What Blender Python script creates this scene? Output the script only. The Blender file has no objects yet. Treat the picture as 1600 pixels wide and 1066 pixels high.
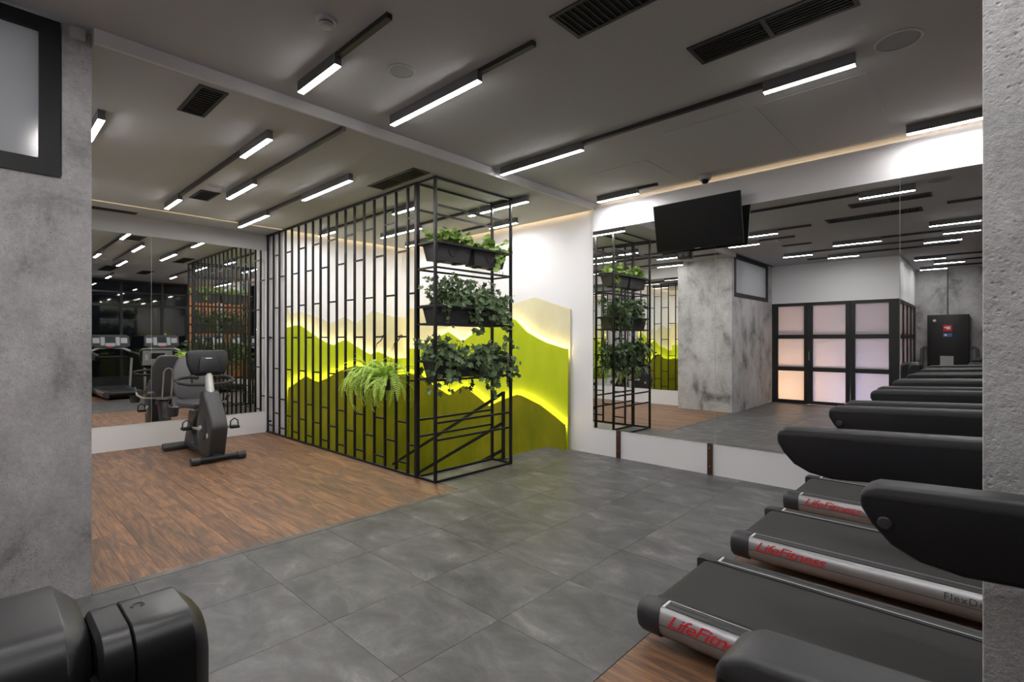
import bpy, bmesh, math, random
from mathutils import Vector, Matrix
random.seed(7)
PI = math.pi
SC = bpy.context.scene
COL = SC.collection

# ------------------------------------------------------------------ camera, world, exposure
cam_d = bpy.data.cameras.new('camera')
cam = bpy.data.objects.new('camera', cam_d); COL.objects.link(cam)
cam.location = (0, 0, 1.4)
cam.rotation_euler = (PI/2, 0, 0.753)
cam_d.sensor_fit = 'HORIZONTAL'; cam_d.sensor_width = 36.0
cam_d.lens = 36.0*792.9/1600.0
cam_d.clip_start = 0.03; cam_d.clip_end = 100
SC.camera = cam
w = bpy.data.worlds.new('night'); SC.world = w; w.use_nodes = True
w.node_tree.nodes['Background'].inputs[0].default_value = (0.010, 0.012, 0.018, 1)
w.node_tree.nodes['Background'].inputs[1].default_value = 1.0
vs = SC.view_settings
vs.view_transform = 'Standard'; vs.look = 'None'; vs.gamma = 1.0; vs.use_curve_mapping = False
vs.exposure = 0.0
LAMP_E = 130.0          # ceiling strip diffusers
COVE_E = 13.0           # warm cove strips
LED_E = 78.0           # mural edge strips
SC.cycles.caustics_reflective = True
SC.cycles.sample_clamp_indirect = 6.0
SC.cycles.max_bounces = 14
SC.cycles.glossy_bounces = 8
SC.cycles.diffuse_bounces = 5

# ------------------------------------------------------------------ materials
M = {}
def nodes(name):
    m = bpy.data.materials.new(name); m.use_nodes = True
    nt = m.node_tree
    b = nt.nodes['Principled BSDF']
    M[name] = m
    return m, nt, b
def mat(name, col, rough=0.5, metal=0.0, spec=0.5, bump=0.0, bscale=200, var=0.0, vscale=6, coat=0.0):
    m, nt, b = nodes(name)
    b.inputs['Base Color'].default_value = (*col, 1)
    b.inputs['Roughness'].default_value = rough
    b.inputs['Metallic'].default_value = metal
    b.inputs['Specular IOR Level'].default_value = spec
    if coat: b.inputs['Coat Weight'].default_value = coat
    if bump or var:
        tc = nt.nodes.new('ShaderNodeTexCoord')
    if var:
        n = nt.nodes.new('ShaderNodeTexNoise'); n.inputs['Scale'].default_value = vscale; n.inputs['Detail'].default_value = 5
        r = nt.nodes.new('ShaderNodeValToRGB')
        r.color_ramp.elements[0].position = .3; r.color_ramp.elements[1].position = .7
        r.color_ramp.elements[0].color = (*[c*(1-var) for c in col], 1); r.color_ramp.elements[1].color = (*[min(1, c*(1+var)) for c in col], 1)
        nt.links.new(tc.outputs['Object'], n.inputs['Vector']); nt.links.new(n.outputs['Fac'], r.inputs['Fac']); nt.links.new(r.outputs['Color'], b.inputs['Base Color'])
    if bump:
        n2 = nt.nodes.new('ShaderNodeTexNoise'); n2.inputs['Scale'].default_value = bscale; n2.inputs['Detail'].default_value = 3
        bp = nt.nodes.new('ShaderNodeBump'); bp.inputs['Strength'].default_value = bump; bp.inputs['Distance'].default_value = .01
        nt.links.new(tc.outputs['Object'], n2.inputs['Vector']); nt.links.new(n2.outputs['Fac'], bp.inputs['Height']); nt.links.new(bp.outputs['Normal'], b.inputs['Normal'])
    return m
def emit(name, col, s):
    m = bpy.data.materials.new(name); m.use_nodes = True; nt = m.node_tree
    nt.nodes.remove(nt.nodes['Principled BSDF'])
    e = nt.nodes.new('ShaderNodeEmission'); e.inputs[0].default_value = (*col, 1); e.inputs[1].default_value = s
    nt.links.new(e.outputs[0], nt.nodes['Material Output'].inputs[0]); M[name] = m
    return m

mat('wall_white', (.76, .755, .775), .75, spec=.25, bump=.06, bscale=90)
mat('ceiling_paint', (.425, .428, .44), .9, spec=.15)
mat('beam_paint', (.60, .595, .60), .8, spec=.2)
mat('shade_grey', (.42, .415, .42), .8, spec=.2)  # soffit shading over the left mirror put into the grey; annex walls share it
mat('black_steel', (.008, .008, .009), .5, spec=.3)
mat('black_frame', (.014, .014, .015), .5, spec=.4)
mat('vent_black', (.010, .0095, .009), .6)
mat('vent_cavity', (.004, .004, .004), .9)
mat('track_black', (.016, .015, .015), .5)
mat('housing_grey', (.10, .10, .105), .45)
mat('plastic_black', (.008, .0085, .011), .42, spec=.33, bump=.05, bscale=400)
mat('plastic_dark', (.022, .023, .026), .45, bump=.05, bscale=400)
mat('plastic_charcoal', (.030, .031, .034), .46, bump=.06, bscale=300)
mat('plastic_gloss', (.012, .0122, .0145), .36, spec=.36, bump=.04, bscale=500)
mat('rubber', (.022, .022, .023), .62, bump=.15, bscale=500)
mat('belt', (.020, .020, .0205), .50, spec=.35, bump=.25, bscale=900, var=.15, vscale=3)
mat('silver', (.36, .36, .37), .36, metal=.65, var=.04, vscale=12)
mat('silver_paint', (.55, .55, .56), .35, metal=.5)
mat('white_line', (.75, .75, .76), .4)
mat('red_print', (.55, .012, .022), .5)
mat('dark_print', (.05, .05, .055), .5)
mat('logo_white', (.75, .75, .74), .4)
mat('screen_light', (.42, .44, .46), .35)
mat('screen_dark', (.03, .035, .04), .2)
mat('print_green', (.10, .38, .24), .5)
mat('upholstery', (.075, .072, .082), .5, bump=.1, bscale=300)
mat('red_plastic', (.50, .02, .03), .4)
mat('tv_screen', (.005, .005, .006), .25, spec=.2)
mat('tv_body', (.008, .008, .009), .45, spec=.3)
mat('planter_plastic', (.026, .026, .029), .5, bump=.1, bscale=120)
mat('soil', (.03, .02, .013), .95, bump=.8, bscale=60)
mat('stem', (.13, .12, .05), .7)
mat('bracket_brown', (.055, .022, .012), .45, var=.25, vscale=30)
mat('brass', (.5, .35, .12), .35, metal=1)
mat('cable', (.02, .02, .02), .5)
mat('smoke_white', (.42, .42, .43), .5)
mat('speaker_grille', (.26, .26, .265), .7, bump=.5, bscale=600)
mat('box_white', (.5, .5, .5), .6)
mat('pipe_grey', (.13, .13, .14), .4)
mat('mat_blue', (.02, .22, .40), .6)
mat('sign_red', (.55, .01, .02), .4)
mat('sign_blue', (.05, .16, .45), .4)
mat('sign_white', (.7, .7, .7), .4)
mat('step', (.16, .16, .16), .6)
mat('night_glass', (.006, .008, .011), .03, spec=.55)
emit('diffuser', (1.0, .975, .955), LAMP_E)
emit('cove_led', (1.0, .70, .34), COVE_E)
emit('cove_led_soft', (1.0, .72, .40), COVE_E*.22)
emit('edge_led', (1.0, .80, .38), LED_E)
emit('lamp_warm', (1.0, .58, .24), 560.0)
emit('lamp_cool', (.80, .72, 1.0), 330.0)
emit('lamp_neutral', (.97, .97, 1.0), 75.0)

m, nt, b = nodes('mirror')
b.inputs['Base Color'].default_value = (.88, .89, .885, 1); b.inputs['Metallic'].default_value = 1; b.inputs['Roughness'].default_value = 0.0
mat('mirror_edge', (.35, .40, .39), .2)

def concrete(name, lo, hi, scale, bump, pit):
    m, nt, b = nodes(name)
    L = nt.links.new
    tc = nt.nodes.new('ShaderNodeTexCoord')
    n1 = nt.nodes.new('ShaderNodeTexNoise'); n1.inputs['Scale'].default_value = scale; n1.inputs['Detail'].default_value = 9; n1.inputs['Roughness'].default_value = .62; n1.inputs['Distortion'].default_value = .4
    mp = nt.nodes.new('ShaderNodeMapping'); mp.inputs['Scale'].default_value = (1, 1, .75)
    L(tc.outputs['Object'], mp.inputs['Vector']); L(mp.outputs['Vector'], n1.inputs['Vector'])
    r = nt.nodes.new('ShaderNodeValToRGB'); e = r.color_ramp.elements
    e[0].position = .32; e[0].color = (*lo, 1); e[1].position = .66; e[1].color = (*hi, 1)
    x = r.color_ramp.elements.new(.47); x.color = (*[(a*.35+c*.65) for a, c in zip(lo, hi)], 1)
    L(n1.outputs['Fac'], r.inputs['Fac'])
    n2 = nt.nodes.new('ShaderNodeTexNoise'); n2.inputs['Scale'].default_value = 95; n2.inputs['Detail'].default_value = 4; n2.inputs['Roughness'].default_value = .7
    L(tc.outputs['Object'], n2.inputs['Vector'])
    # pitted patches
    n3 = nt.nodes.new('ShaderNodeTexNoise'); n3.inputs['Scale'].default_value = 3.1; n3.inputs['Detail'].default_value = 4
    L(tc.outputs['Object'], n3.inputs['Vector'])
    rm = nt.nodes.new('ShaderNodeMapRange'); rm.inputs['From Min'].default_value = .42; rm.inputs['From Max'].default_value = .62
    L(n3.outputs['Fac'], rm.inputs['Value'])
    vo = nt.nodes.new('ShaderNodeTexVoronoi'); vo.inputs['Scale'].default_value = 60
    L(tc.outputs['Object'], vo.inputs['Vector'])
    pr = nt.nodes.new('ShaderNodeMapRange'); pr.inputs['From Min'].default_value = .05; pr.inputs['From Max'].default_value = .32
    L(vo.outputs['Distance'], pr.inputs['Value'])
    inv = nt.nodes.new('ShaderNodeMath'); inv.operation = 'SUBTRACT'; inv.inputs[0].default_value = 1.0
    L(pr.outputs['Result'], inv.inputs[1])
    pm = nt.nodes.new('ShaderNodeMath'); pm.operation = 'MULTIPLY'; L(inv.outputs[0], pm.inputs[0]); L(rm.outputs['Result'], pm.inputs[1])
    mix = nt.nodes.new('ShaderNodeMix'); mix.data_type = 'RGBA'; mix.blend_type = 'MULTIPLY'
    L(r.outputs['Color'], mix.inputs['A']); mix.inputs['B'].default_value = (.62, .61, .6, 1)
    pf = nt.nodes.new('ShaderNodeMath'); pf.operation = 'MULTIPLY'; pf.inputs[1].default_value = pit; L(pm.outputs[0], pf.inputs[0]); L(pf.outputs[0], mix.inputs['Factor'])
    n4 = nt.nodes.new('ShaderNodeTexNoise'); n4.inputs['Scale'].default_value = 42; n4.inputs['Detail'].default_value = 5; n4.inputs['Roughness'].default_value = .75
    L(tc.outputs['Object'], n4.inputs['Vector'])
    r4 = nt.nodes.new('ShaderNodeMapRange'); r4.inputs['From Min'].default_value = .34; r4.inputs['From Max'].default_value = .66; r4.inputs['To Min'].default_value = .84; r4.inputs['To Max'].default_value = 1.12
    L(n4.outputs['Fac'], r4.inputs['Value'])
    v4 = nt.nodes.new('ShaderNodeVectorMath'); v4.operation = 'SCALE'; L(mix.outputs['Result'], v4.inputs[0]); L(r4.outputs['Result'], v4.inputs['Scale'])
    L(v4.outputs[0], b.inputs['Base Color'])
    add = nt.nodes.new('ShaderNodeMath'); add.operation = 'SUBTRACT'; L(n4.outputs['Fac'], add.inputs[0]); L(pf.outputs[0], add.inputs[1])
    bp = nt.nodes.new('ShaderNodeBump'); bp.inputs['Strength'].default_value = bump; bp.inputs['Distance'].default_value = .012
    L(add.outputs[0], bp.inputs['Height']); L(bp.outputs['Normal'], b.inputs['Normal'])
    b.inputs['Roughness'].default_value = .72; b.inputs['Specular IOR Level'].default_value = .3
concrete('concrete', (.13, .126, .125), (.54, .535, .54), 2.3, .30, .75)
concrete('concrete_rough', (.28, .28, .285), (.54, .54, .55), 3.0, .75, .42)

# wood vinyl plank: grain runs along local X
m, nt, b = nodes('wood_plank')
L = nt.links.new
tc = nt.nodes.new('ShaderNodeTexCoord'); oi = nt.nodes.new('ShaderNodeObjectInfo')
sc_ = nt.nodes.new('ShaderNodeVectorMath'); sc_.operation = 'SCALE'; sc_.inputs[0].default_value = (37, 91, 13); L(oi.outputs['Random'], sc_.inputs['Scale'])
ad = nt.nodes.new('ShaderNodeVectorMath'); ad.operation = 'ADD'; L(tc.outputs['Object'], ad.inputs[0]); L(sc_.outputs[0], ad.inputs[1])
mp = nt.nodes.new('ShaderNodeMapping'); mp.inputs['Scale'].default_value = (1.3, 8.5, 8.5); L(ad.outputs[0], mp.inputs['Vector'])
n1 = nt.nodes.new('ShaderNodeTexNoise'); n1.inputs['Scale'].default_value = 1.3; n1.inputs['Detail'].default_value = 7; n1.inputs['Roughness'].default_value = .62; n1.inputs['Distortion'].default_value = 1.4
L(mp.outputs[0], n1.inputs['Vector'])
r = nt.nodes.new('ShaderNodeValToRGB'); e = r.color_ramp.elements
e[0].position = .28; e[0].color = (.095, .055, .038, 1); e[1].position = .78; e[1].color = (.35, .175, .080, 1)
x = e.new(.45); x.color = (.155, .084, .052, 1)
x = e.new(.58); x.color = (.265, .138, .070, 1)
L(n1.outputs['Fac'], r.inputs['Fac'])
mp2 = nt.nodes.new('ShaderNodeMapping'); mp2.inputs['Scale'].default_value = (2.5, 70, 70); L(ad.outputs[0], mp2.inputs['Vector'])
n2 = nt.nodes.new('ShaderNodeTexNoise'); n2.inputs['Scale'].default_value = 1.6; n2.inputs['Detail'].default_value = 5; n2.inputs['Distortion'].default_value = .5; L(mp2.outputs[0], n2.inputs['Vector'])
r2 = nt.nodes.new('ShaderNodeMapRange'); r2.inputs['From Min'].default_value = .3; r2.inputs['From Max'].default_value = .7; r2.inputs['To Min'].default_value = .62; r2.inputs['To Max'].default_value = 1.18
L(n2.outputs['Fac'], r2.inputs['Value'])
hv = nt.nodes.new('ShaderNodeMapRange'); hv.inputs['To Min'].default_value = .85; hv.inputs['To Max'].default_value = 1.15; L(oi.outputs['Random'], hv.inputs['Value'])
mm = nt.nodes.new('ShaderNodeMath'); mm.operation = 'MULTIPLY'; L(r2.outputs[0], mm.inputs[0]); L(hv.outputs[0], mm.inputs[1])
vm = nt.nodes.new('ShaderNodeVectorMath'); vm.operation = 'SCALE'; L(r.outputs['Color'], vm.inputs[0]); L(mm.outputs[0], vm.inputs['Scale'])
L(vm.outputs[0], b.inputs['Base Color'])
b.inputs['Roughness'].default_value = .46; b.inputs['Specular IOR Level'].default_value = .45
bp = nt.nodes.new('ShaderNodeBump'); bp.inputs['Strength'].default_value = .25; bp.inputs['Distance'].default_value = .004; L(n2.outputs['Fac'], bp.inputs['Height']); L(bp.outputs[0], b.inputs['Normal'])

# grey stone-look floor tile
m, nt, b = nodes('stone_tile')
L = nt.links.new
tc = nt.nodes.new('ShaderNodeTexCoord'); oi = nt.nodes.new('ShaderNodeObjectInfo')
sc_ = nt.nodes.new('ShaderNodeVectorMath'); sc_.operation = 'SCALE'; sc_.inputs[0].default_value = (53, 29, 17); L(oi.outputs['Random'], sc_.inputs['Scale'])
ad = nt.nodes.new('ShaderNodeVectorMath'); ad.operation = 'ADD'; L(tc.outputs['Object'], ad.inputs[0]); L(sc_.outputs[0], ad.inputs[1])
n1 = nt.nodes.new('ShaderNodeTexNoise'); n1.inputs['Scale'].default_value = 3.0; n1.inputs['Detail'].default_value = 10; n1.inputs['Roughness'].default_value = .66; n1.inputs['Distortion'].default_value = .5
mp = nt.nodes.new('ShaderNodeMapping'); mp.inputs['Rotation'].default_value = (0, 0, .6); mp.inputs['Scale'].default_value = (1, 1.5, 1); L(ad.outputs[0], mp.inputs['Vector']); L(mp.outputs[0], n1.inputs['Vector'])
r = nt.nodes.new('ShaderNodeValToRGB'); e = r.color_ramp.elements
e[0].position = .34; e[0].color = (.046, .0455, .0455, 1); e[1].position = .76; e[1].color = (.245, .243, .245, 1)
x = e.new(.50); x.color = (.083, .0815, .082, 1)
x = e.new(.60); x.color = (.118, .1165, .117, 1)
L(n1.outputs['Fac'], r.inputs['Fac'])
n2 = nt.nodes.new('ShaderNodeTexNoise'); n2.inputs['Scale'].default_value = 110; n2.inputs['Detail'].default_value = 3; L(ad.outputs[0], n2.inputs['Vector'])
r2 = nt.nodes.new('ShaderNodeMapRange'); r2.inputs['To Min'].default_value = .78; r2.inputs['To Max'].default_value = 1.2; L(n2.outputs['Fac'], r2.inputs['Value'])
vm = nt.nodes.new('ShaderNodeVectorMath'); vm.operation = 'SCALE'; L(r.outputs['Color'], vm.inputs[0]); L(r2.outputs[0], vm.inputs['Scale'])
L(vm.outputs[0], b.inputs['Base Color'])
b.inputs['Roughness'].default_value = .44; b.inputs['Specular IOR Level'].default_value = .5
bp = nt.nodes.new('ShaderNodeBump'); bp.inputs['Strength'].default_value = .18; bp.inputs['Distance'].default_value = .004; L(n2.outputs['Fac'], bp.inputs['Height']); L(bp.outputs[0], b.inputs['Normal'])

def paint(name, c0, c1, c2):
    m, nt, b = nodes(name); L = nt.links.new
    tc = nt.nodes.new('ShaderNodeTexCoord')
    mp = nt.nodes.new('ShaderNodeMapping'); mp.inputs['Scale'].default_value = (2.2, 2.2, 1.1); L(tc.outputs['Object'], mp.inputs['Vector'])
    n = nt.nodes.new('ShaderNodeTexNoise'); n.inputs['Scale'].default_value = 1.6; n.inputs['Detail'].default_value = 7; n.inputs['Roughness'].default_value = .6; L(mp.outputs[0], n.inputs['Vector'])
    r = nt.nodes.new('ShaderNodeValToRGB'); e = r.color_ramp.elements
    e[0].position = .3; e[0].color = (*c0, 1); e[1].position = .72; e[1].color = (*c2, 1); x = e.new(.5); x.color = (*c1, 1)
    L(n.outputs['Fac'], r.inputs['Fac']); L(r.outputs['Color'], b.inputs['Base Color'])
    b.inputs['Roughness'].default_value = .7; b.inputs['Specular IOR Level'].default_value = .2
paint('ivory', (.60, .56, .36), (.64, .60, .40), (.68, .64, .45))
paint('lime', (.42, .52, .008), (.47, .57, .014), (.53, .60, .028))
paint('olive', (.165, .180, .004), (.215, .215, .005), (.28, .25, .010))

def frosted(name, col, gl):
    m = bpy.data.materials.new(name); m.use_nodes = True; nt = m.node_tree; L = nt.links.new
    nt.nodes.remove(nt.nodes['Principled BSDF'])
    t = nt.nodes.new('ShaderNodeBsdfTranslucent'); t.inputs[0].default_value = (*col, 1)
    d = nt.nodes.new('ShaderNodeBsdfDiffuse'); d.inputs[0].default_value = (*[c*.55 for c in col], 1)
    g = nt.nodes.new('ShaderNodeBsdfGlossy'); g.inputs['Roughness'].default_value = .12; g.inputs[0].default_value = (1, 1, 1, 1)
    a = nt.nodes.new('ShaderNodeMixShader'); a.inputs[0].default_value = .35; L(t.outputs[0], a.inputs[1]); L(d.outputs[0], a.inputs[2])
    fr = nt.nodes.new('ShaderNodeFresnel'); fr.inputs['IOR'].default_value = gl
    c = nt.nodes.new('ShaderNodeMixShader'); L(fr.outputs[0], c.inputs[0]); L(a.outputs[0], c.inputs[1]); L(g.outputs[0], c.inputs[2])
    L(c.outputs[0], nt.nodes['Material Output'].inputs[0]); M[name] = m
frosted('frosted_glass', (.72, .72, .74), 1.5)

# brick
m, nt, b = nodes('brick_face'); L = nt.links.new
tc = nt.nodes.new('ShaderNodeTexCoord'); mp = nt.nodes.new('ShaderNodeMapping'); mp.inputs['Rotation'].default_value = (PI/2, 0, PI/2)
L(tc.outputs['Object'], mp.inputs['Vector'])
n = nt.nodes.new('ShaderNodeTexNoise'); n.inputs['Scale'].default_value = 7; L(tc.outputs['Object'], n.inputs['Vector'])
r = nt.nodes.new('ShaderNodeValToRGB'); r.color_ramp.elements[0].color = (.38, .13, .042, 1); r.color_ramp.elements[1].color = (.66, .28, .11, 1); r.color_ramp.elements[0].position = .3; r.color_ramp.elements[1].position = .7
L(n.outputs['Fac'], r.inputs['Fac']); L(r.outputs['Color'], b.inputs['Base Color']); b.inputs['Roughness'].default_value = .85
mat('mortar', (.30, .27, .24), .95)

def leafmat(name, c0, c1, rough=.5):
    m, nt, b = nodes(name); L = nt.links.new
    tc = nt.nodes.new('ShaderNodeTexCoord'); n = nt.nodes.new('ShaderNodeTexNoise'); n.inputs['Scale'].default_value = 14; n.inputs['Detail'].default_value = 2
    L(tc.outputs['Object'], n.inputs['Vector'])
    r = nt.nodes.new('ShaderNodeValToRGB'); r.color_ramp.elements[0].color = (*c0, 1); r.color_ramp.elements[1].color = (*c1, 1); r.color_ramp.elements[0].position = .35; r.color_ramp.elements[1].position = .65
    L(n.outputs['Fac'], r.inputs['Fac']); L(r.outputs['Color'], b.inputs['Base Color']); b.inputs['Roughness'].default_value = rough
    b.inputs['Subsurface Weight'].default_value = 0.0
leafmat('leaf_ivy', (.028, .065, .022), (.125, .205, .080))
leafmat('leaf_bright', (.12, .23, .035), (.34, .48, .13))
leafmat('leaf_fern', (.22, .42, .035), (.50, .68, .11))

# ------------------------------------------------------------------ mesh helpers
class MB:
    def __init__(s): s.v = []; s.f = []
    def add(s, vs, fs):
        o = len(s.v); s.v += [tuple(p) for p in vs]; s.f += [tuple(i+o for i in f) for f in fs]; return s
    def box(s, x0, x1, y0, y1, z0, z1):
        return s.add([(x0,y0,z0),(x1,y0,z0),(x1,y1,z0),(x0,y1,z0),(x0,y0,z1),(x1,y0,z1),(x1,y1,z1),(x0,y1,z1)],
                     [(0,3,2,1),(4,5,6,7),(0,1,5,4),(1,2,6,5),(2,3,7,6),(3,0,4,7)])
    def bar(s, p, q, w, h=None, up=(0,0,1)):
        p, q = Vector(p), Vector(q); h = h or w
        d = (q-p).normalized(); u = Vector(up)
        if abs(d.dot(u)) > .98: u = Vector((0,1,0))
        a = d.cross(u).normalized(); c = a.cross(d).normalized()
        vs = []
        for b_ in (p, q):
            for i, j in ((-1,-1),(1,-1),(1,1),(-1,1)): vs.append(b_+a*(w/2*i)+c*(h/2*j))
        return s.add(vs, [(0,1,2,3),(7,6,5,4),(0,4,5,1),(1,5,6,2),(2,6,7,3),(3,7,4,0)])
    def tube(s, pts, r, n=8, cap=True):
        pts = [Vector(p) for p in pts]; k = len(pts); rs = r if isinstance(r, (list, tuple)) else [r]*k
        d0 = (pts[1]-pts[0]).normalized(); u = Vector((0,0,1)) if abs(d0.z) < .9 else Vector((1,0,0))
        a = d0.cross(u).normalized(); rings = []; vs = []
        for i, p in enumerate(pts):
            d = (pts[min(i+1,k-1)]-pts[max(i-1,0)]).normalized()
            a = (a-d*a.dot(d)).normalized(); c = d.cross(a)
            for j in range(n):
                t = 2*PI*j/n; vs.append(p+a*(math.cos(t)*rs[i])+c*(math.sin(t)*rs[i]))
        fs = []
        for i in range(k-1):
            for j in range(n):
                fs.append((i*n+j, i*n+(j+1)%n, (i+1)*n+(j+1)%n, (i+1)*n+j))
        if cap: fs += [tuple(reversed(range(n))), tuple(range((k-1)*n, k*n))]
        return s.add(vs, fs)
    def prism(s, poly, axis, a0, a1):
        n = len(poly)
        def P(u, v, a): return {'x': (a,u,v), 'y': (u,a,v), 'z': (u,v,a)}[axis]
        vs = [P(u,v,a0) for u,v in poly]+[P(u,v,a1) for u,v in poly]
        fs = [tuple(range(n)), tuple(reversed(range(n,2*n)))]+[(i,i+n,(i+1)%n+n,(i+1)%n) for i in range(n)]
        return s.add(vs, fs)
    def lathe(s, prof, c, n=20, axis='z'):
        vs = []; k = len(prof)
        for r, h in prof:
            for j in range(n):
                t = 2*PI*j/n; x, y = r*math.cos(t), r*math.sin(t)
                v = {'z': (x,y,h), 'y': (x,h,y), 'x': (h,x,y)}[axis]
                vs.append((c[0]+v[0], c[1]+v[1], c[2]+v[2]))
        fs = [(i*n+j, i*n+(j+1)%n, (i+1)*n+(j+1)%n, (i+1)*n+j) for i in range(k-1) for j in range(n)]
        fs += [tuple(reversed(range(n))), tuple(range((k-1)*n, k*n))]
        return s.add(vs, fs)
    def mesh(s, name, bevel=0, seg=2, smooth=False, weld=False, fix=True):
        me = bpy.data.meshes.new(name); me.from_pydata(s.v, [], s.f)
        if bevel or fix or weld:
            bm = bmesh.new(); bm.from_mesh(me)
            if weld: bmesh.ops.remove_doubles(bm, verts=bm.verts, dist=1e-5)
            if fix: bmesh.ops.recalc_face_normals(bm, faces=bm.faces)
            if bevel:
                es = [e for e in bm.edges if len(e.link_faces) == 2 and e.calc_face_angle(0) > .45]
                bmesh.ops.bevel(bm, geom=es, offset=bevel, segments=seg, profile=.5, affect='EDGES', clamp_overlap=True)
            bm.to_mesh(me); bm.free()
        if smooth or bevel:
            for p in me.polygons: p.use_smooth = True
            me.set_sharp_from_angle(angle=math.radians(40 if smooth else 30))
        return me
    def build(s, name, m, parent=None, **k):
        return obj(name, s.mesh(name, **k), m, parent)
def obj(name, me, m, parent=None):
    o = bpy.data.objects.new(name, me); COL.objects.link(o)
    if m is not None and not me.materials: me.materials.append(M[m])
    if parent is not None: o.parent = parent
    return o
def tag(o, label, cat, group=None):
    o['label'] = label; o['category'] = cat
    if group: o['group'] = group
    return o
def thing(name, label, cat, loc=(0,0,0), rz=0, group=None):
    o = bpy.data.objects.new(name, None); COL.objects.link(o); o.empty_display_size = .05
    o.location = loc; o.rotation_euler = (0,0,rz)
    return tag(o, label, cat, group)
def struct(name, mb, m, parent=None, **k):
    o = mb.build(name, m, parent, **k)
    if parent is None: o['kind'] = 'structure'
    return o
def copy_tree(o, parent=None):
    c = o.copy(); COL.objects.link(c); c.parent = parent
    for ch in list(o.children): copy_tree(ch, c)
    return c
def text_mesh(name, body, size, shear=.3, offset=.006, extrude=.0008, space=.9):
    cu = bpy.data.curves.new(name, 'FONT'); cu.body = body; cu.size = size; cu.shear = shear; cu.offset = offset*size; cu.extrude = extrude; cu.space_character = space; cu.resolution_u = 3
    o = bpy.data.objects.new(name, cu); COL.objects.link(o)
    dg = bpy.context.evaluated_depsgraph_get(); dg.update()
    me = bpy.data.meshes.new_from_object(o.evaluated_get(dg))
    bpy.data.objects.remove(o); me.name = name; me.materials.clear()
    return me
# ------------------------------------------------------------------ room shell
ZN, ZB = 3.107, 3.028          # ceiling over the tiles / lower ceiling over the wood floor
YB, XL = 5.30, -8.10
# floor slab with the stair opening left free
fl = MB()
fl.box(-8.3, -4.27, -5.3, 3.15, -.16, -.012); fl.box(-4.27, 1.5, -5.3, 5.42, -.16, -.012)
floor = struct('floor', fl, 'step')
def slab(x0, x1, y0, y1, g=.0012):
    m_ = MB(); hx, hy = (x1-x0)/2-g, (y1-y0)/2-g
    m_.box(-hx, hx, -hy, hy, -.012, 0); return m_, ((x0+x1)/2, (y0+y1)/2, 0)
PW = .147
def planks(X0, X1, Y0, Y1, base, parent, length=1.22):
    k = math.floor((Y0-base)/PW)
    while base+k*PW < Y1-.004:
        y0, y1 = max(Y0, base+k*PW), min(Y1, base+(k+1)*PW)
        if y1-y0 > .01:
            x = X0-random.random()*length*.9
            while x < X1-.02:
                a, c = max(x, X0), min(x+length, X1)
                if c-a > .03:
                    m_, loc = slab(a, c, y0, y1, .0009)
                    o = m_.build('plank', 'wood_plank', parent); o.location = loc
                x += length
        k += 1
planks(-8.18, -3.645, .12, 3.15, .5, floor)
planks(-1.18, .35, -.35, 2.75, .5, floor)
rest = MB()
def field(X0, X1, Y0, Y1):
    y = Y0
    while y < Y1-.01:
        y1 = min(y+PW, Y1); x = X0-random.random()
        while x < X1-.02:
            a, c = max(x, X0), min(x+1.22, X1)
            if c-a > .02: rest.box(a+.0007, c-.0007, y+.0007, y1-.0007, -.012, 0)
            x += 1.22
        y = y1
field(-1.18, 1.4, -5.2, -.35); field(.35, 1.4, -.35, 2.75); field(-1.18, 1.4, 2.75, 5.3)
ro = rest.build('planking', 'wood_plank', floor); ro['kind'] = 'stuff'
TX = [-4.262, -3.588, -2.988, -2.388, -1.788, -1.182]
for k in range(-5, 9):
    y0, y1 = max(-2.0, .64+.585*k), min(5.3, .64+.585*(k+1))
    if y1-y0 < .02: continue
    for i in range(5):
        x0, x1 = TX[i], TX[i+1]; a0 = y0
        if i == 0:
            if y1 < 3.17: continue
            a0 = max(y0, 3.155)
        m_, loc = slab(x0, x1, a0, y1, .0012)
        m_.build('tile', 'stone_tile', floor).location = loc
struct('trim_1', MB().box(-3.645, -3.588, .46, 3.155, -.012, .0015), 'stone_tile')
mat('dark_floor', (.09, .09, .09), .6)
struct('floor_annex', MB().box(-8.18, -1.28, -5.2, -2.0, -.012, 0).box(-8.18, -3.645, -2.0, .12, -.012, 0), 'dark_floor')

# walls
struct('wall_left', MB().box(-8.32, XL, 0, 3.17, -.02, 3.2), 'wall_white')
struct('wall_mural_side', MB().box(-8.32, -7.56, 3.165, 5.46, -2.4, 3.2), 'wall_white')
struct('wall_back', MB().box(-7.56, 1.5, 5.34, 5.46, -2.4, 3.25), 'wall_white')
struct('wall_mirror_panel', MB().box(-3.585, 1.4, YB, 5.3395, 0, 3.062), 'wall_white')
struct('wall_front', MB().box(-8.18, -4.73, -.02, .13, 0, 3.2), 'wall_white')
pier = MB()
pier.box(-4.73, -3.63, .335, .46, -.01, ZN)
pier.box(-3.83, -3.63, -2.05, .335, -.01, 2.285); pier.box(-3.83, -3.63, -2.05, -1.75, 2.285, ZN); pier.box(-3.83, -3.70, -1.75, .335, 3.085, ZN)
pier.box(-4.73, -4.6, .13, .335, -.01, ZN)
struct('wall_pier', pier, 'concrete')
struct('wall_column', MB().box(-.0085, .62, 1.58, 1.97, 0, ZN), 'concrete_rough', bevel=.006, seg=2)
struct('wall_rear', MB().box(-8.3, 1.5, -5.34, -5.2, 0, ZN), 'concrete')
struct('wall_bulkhead', MB().box(-3.63, -1.28, -5.2, -2.05, 2.25, ZN), 'wall_white')
struct('wall_annex', MB().box(-5.6, -5.5, -2.05, -.02, 0, 3.1).box(-5.5, -3.83, -2.05, -1.98, 0, 3.1).box(-3.9, -3.8, -5.2, -2.05, 0, 3.1), 'shade_grey')  # walls darkened in colour to cut bounce light onto the frosted panes
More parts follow.
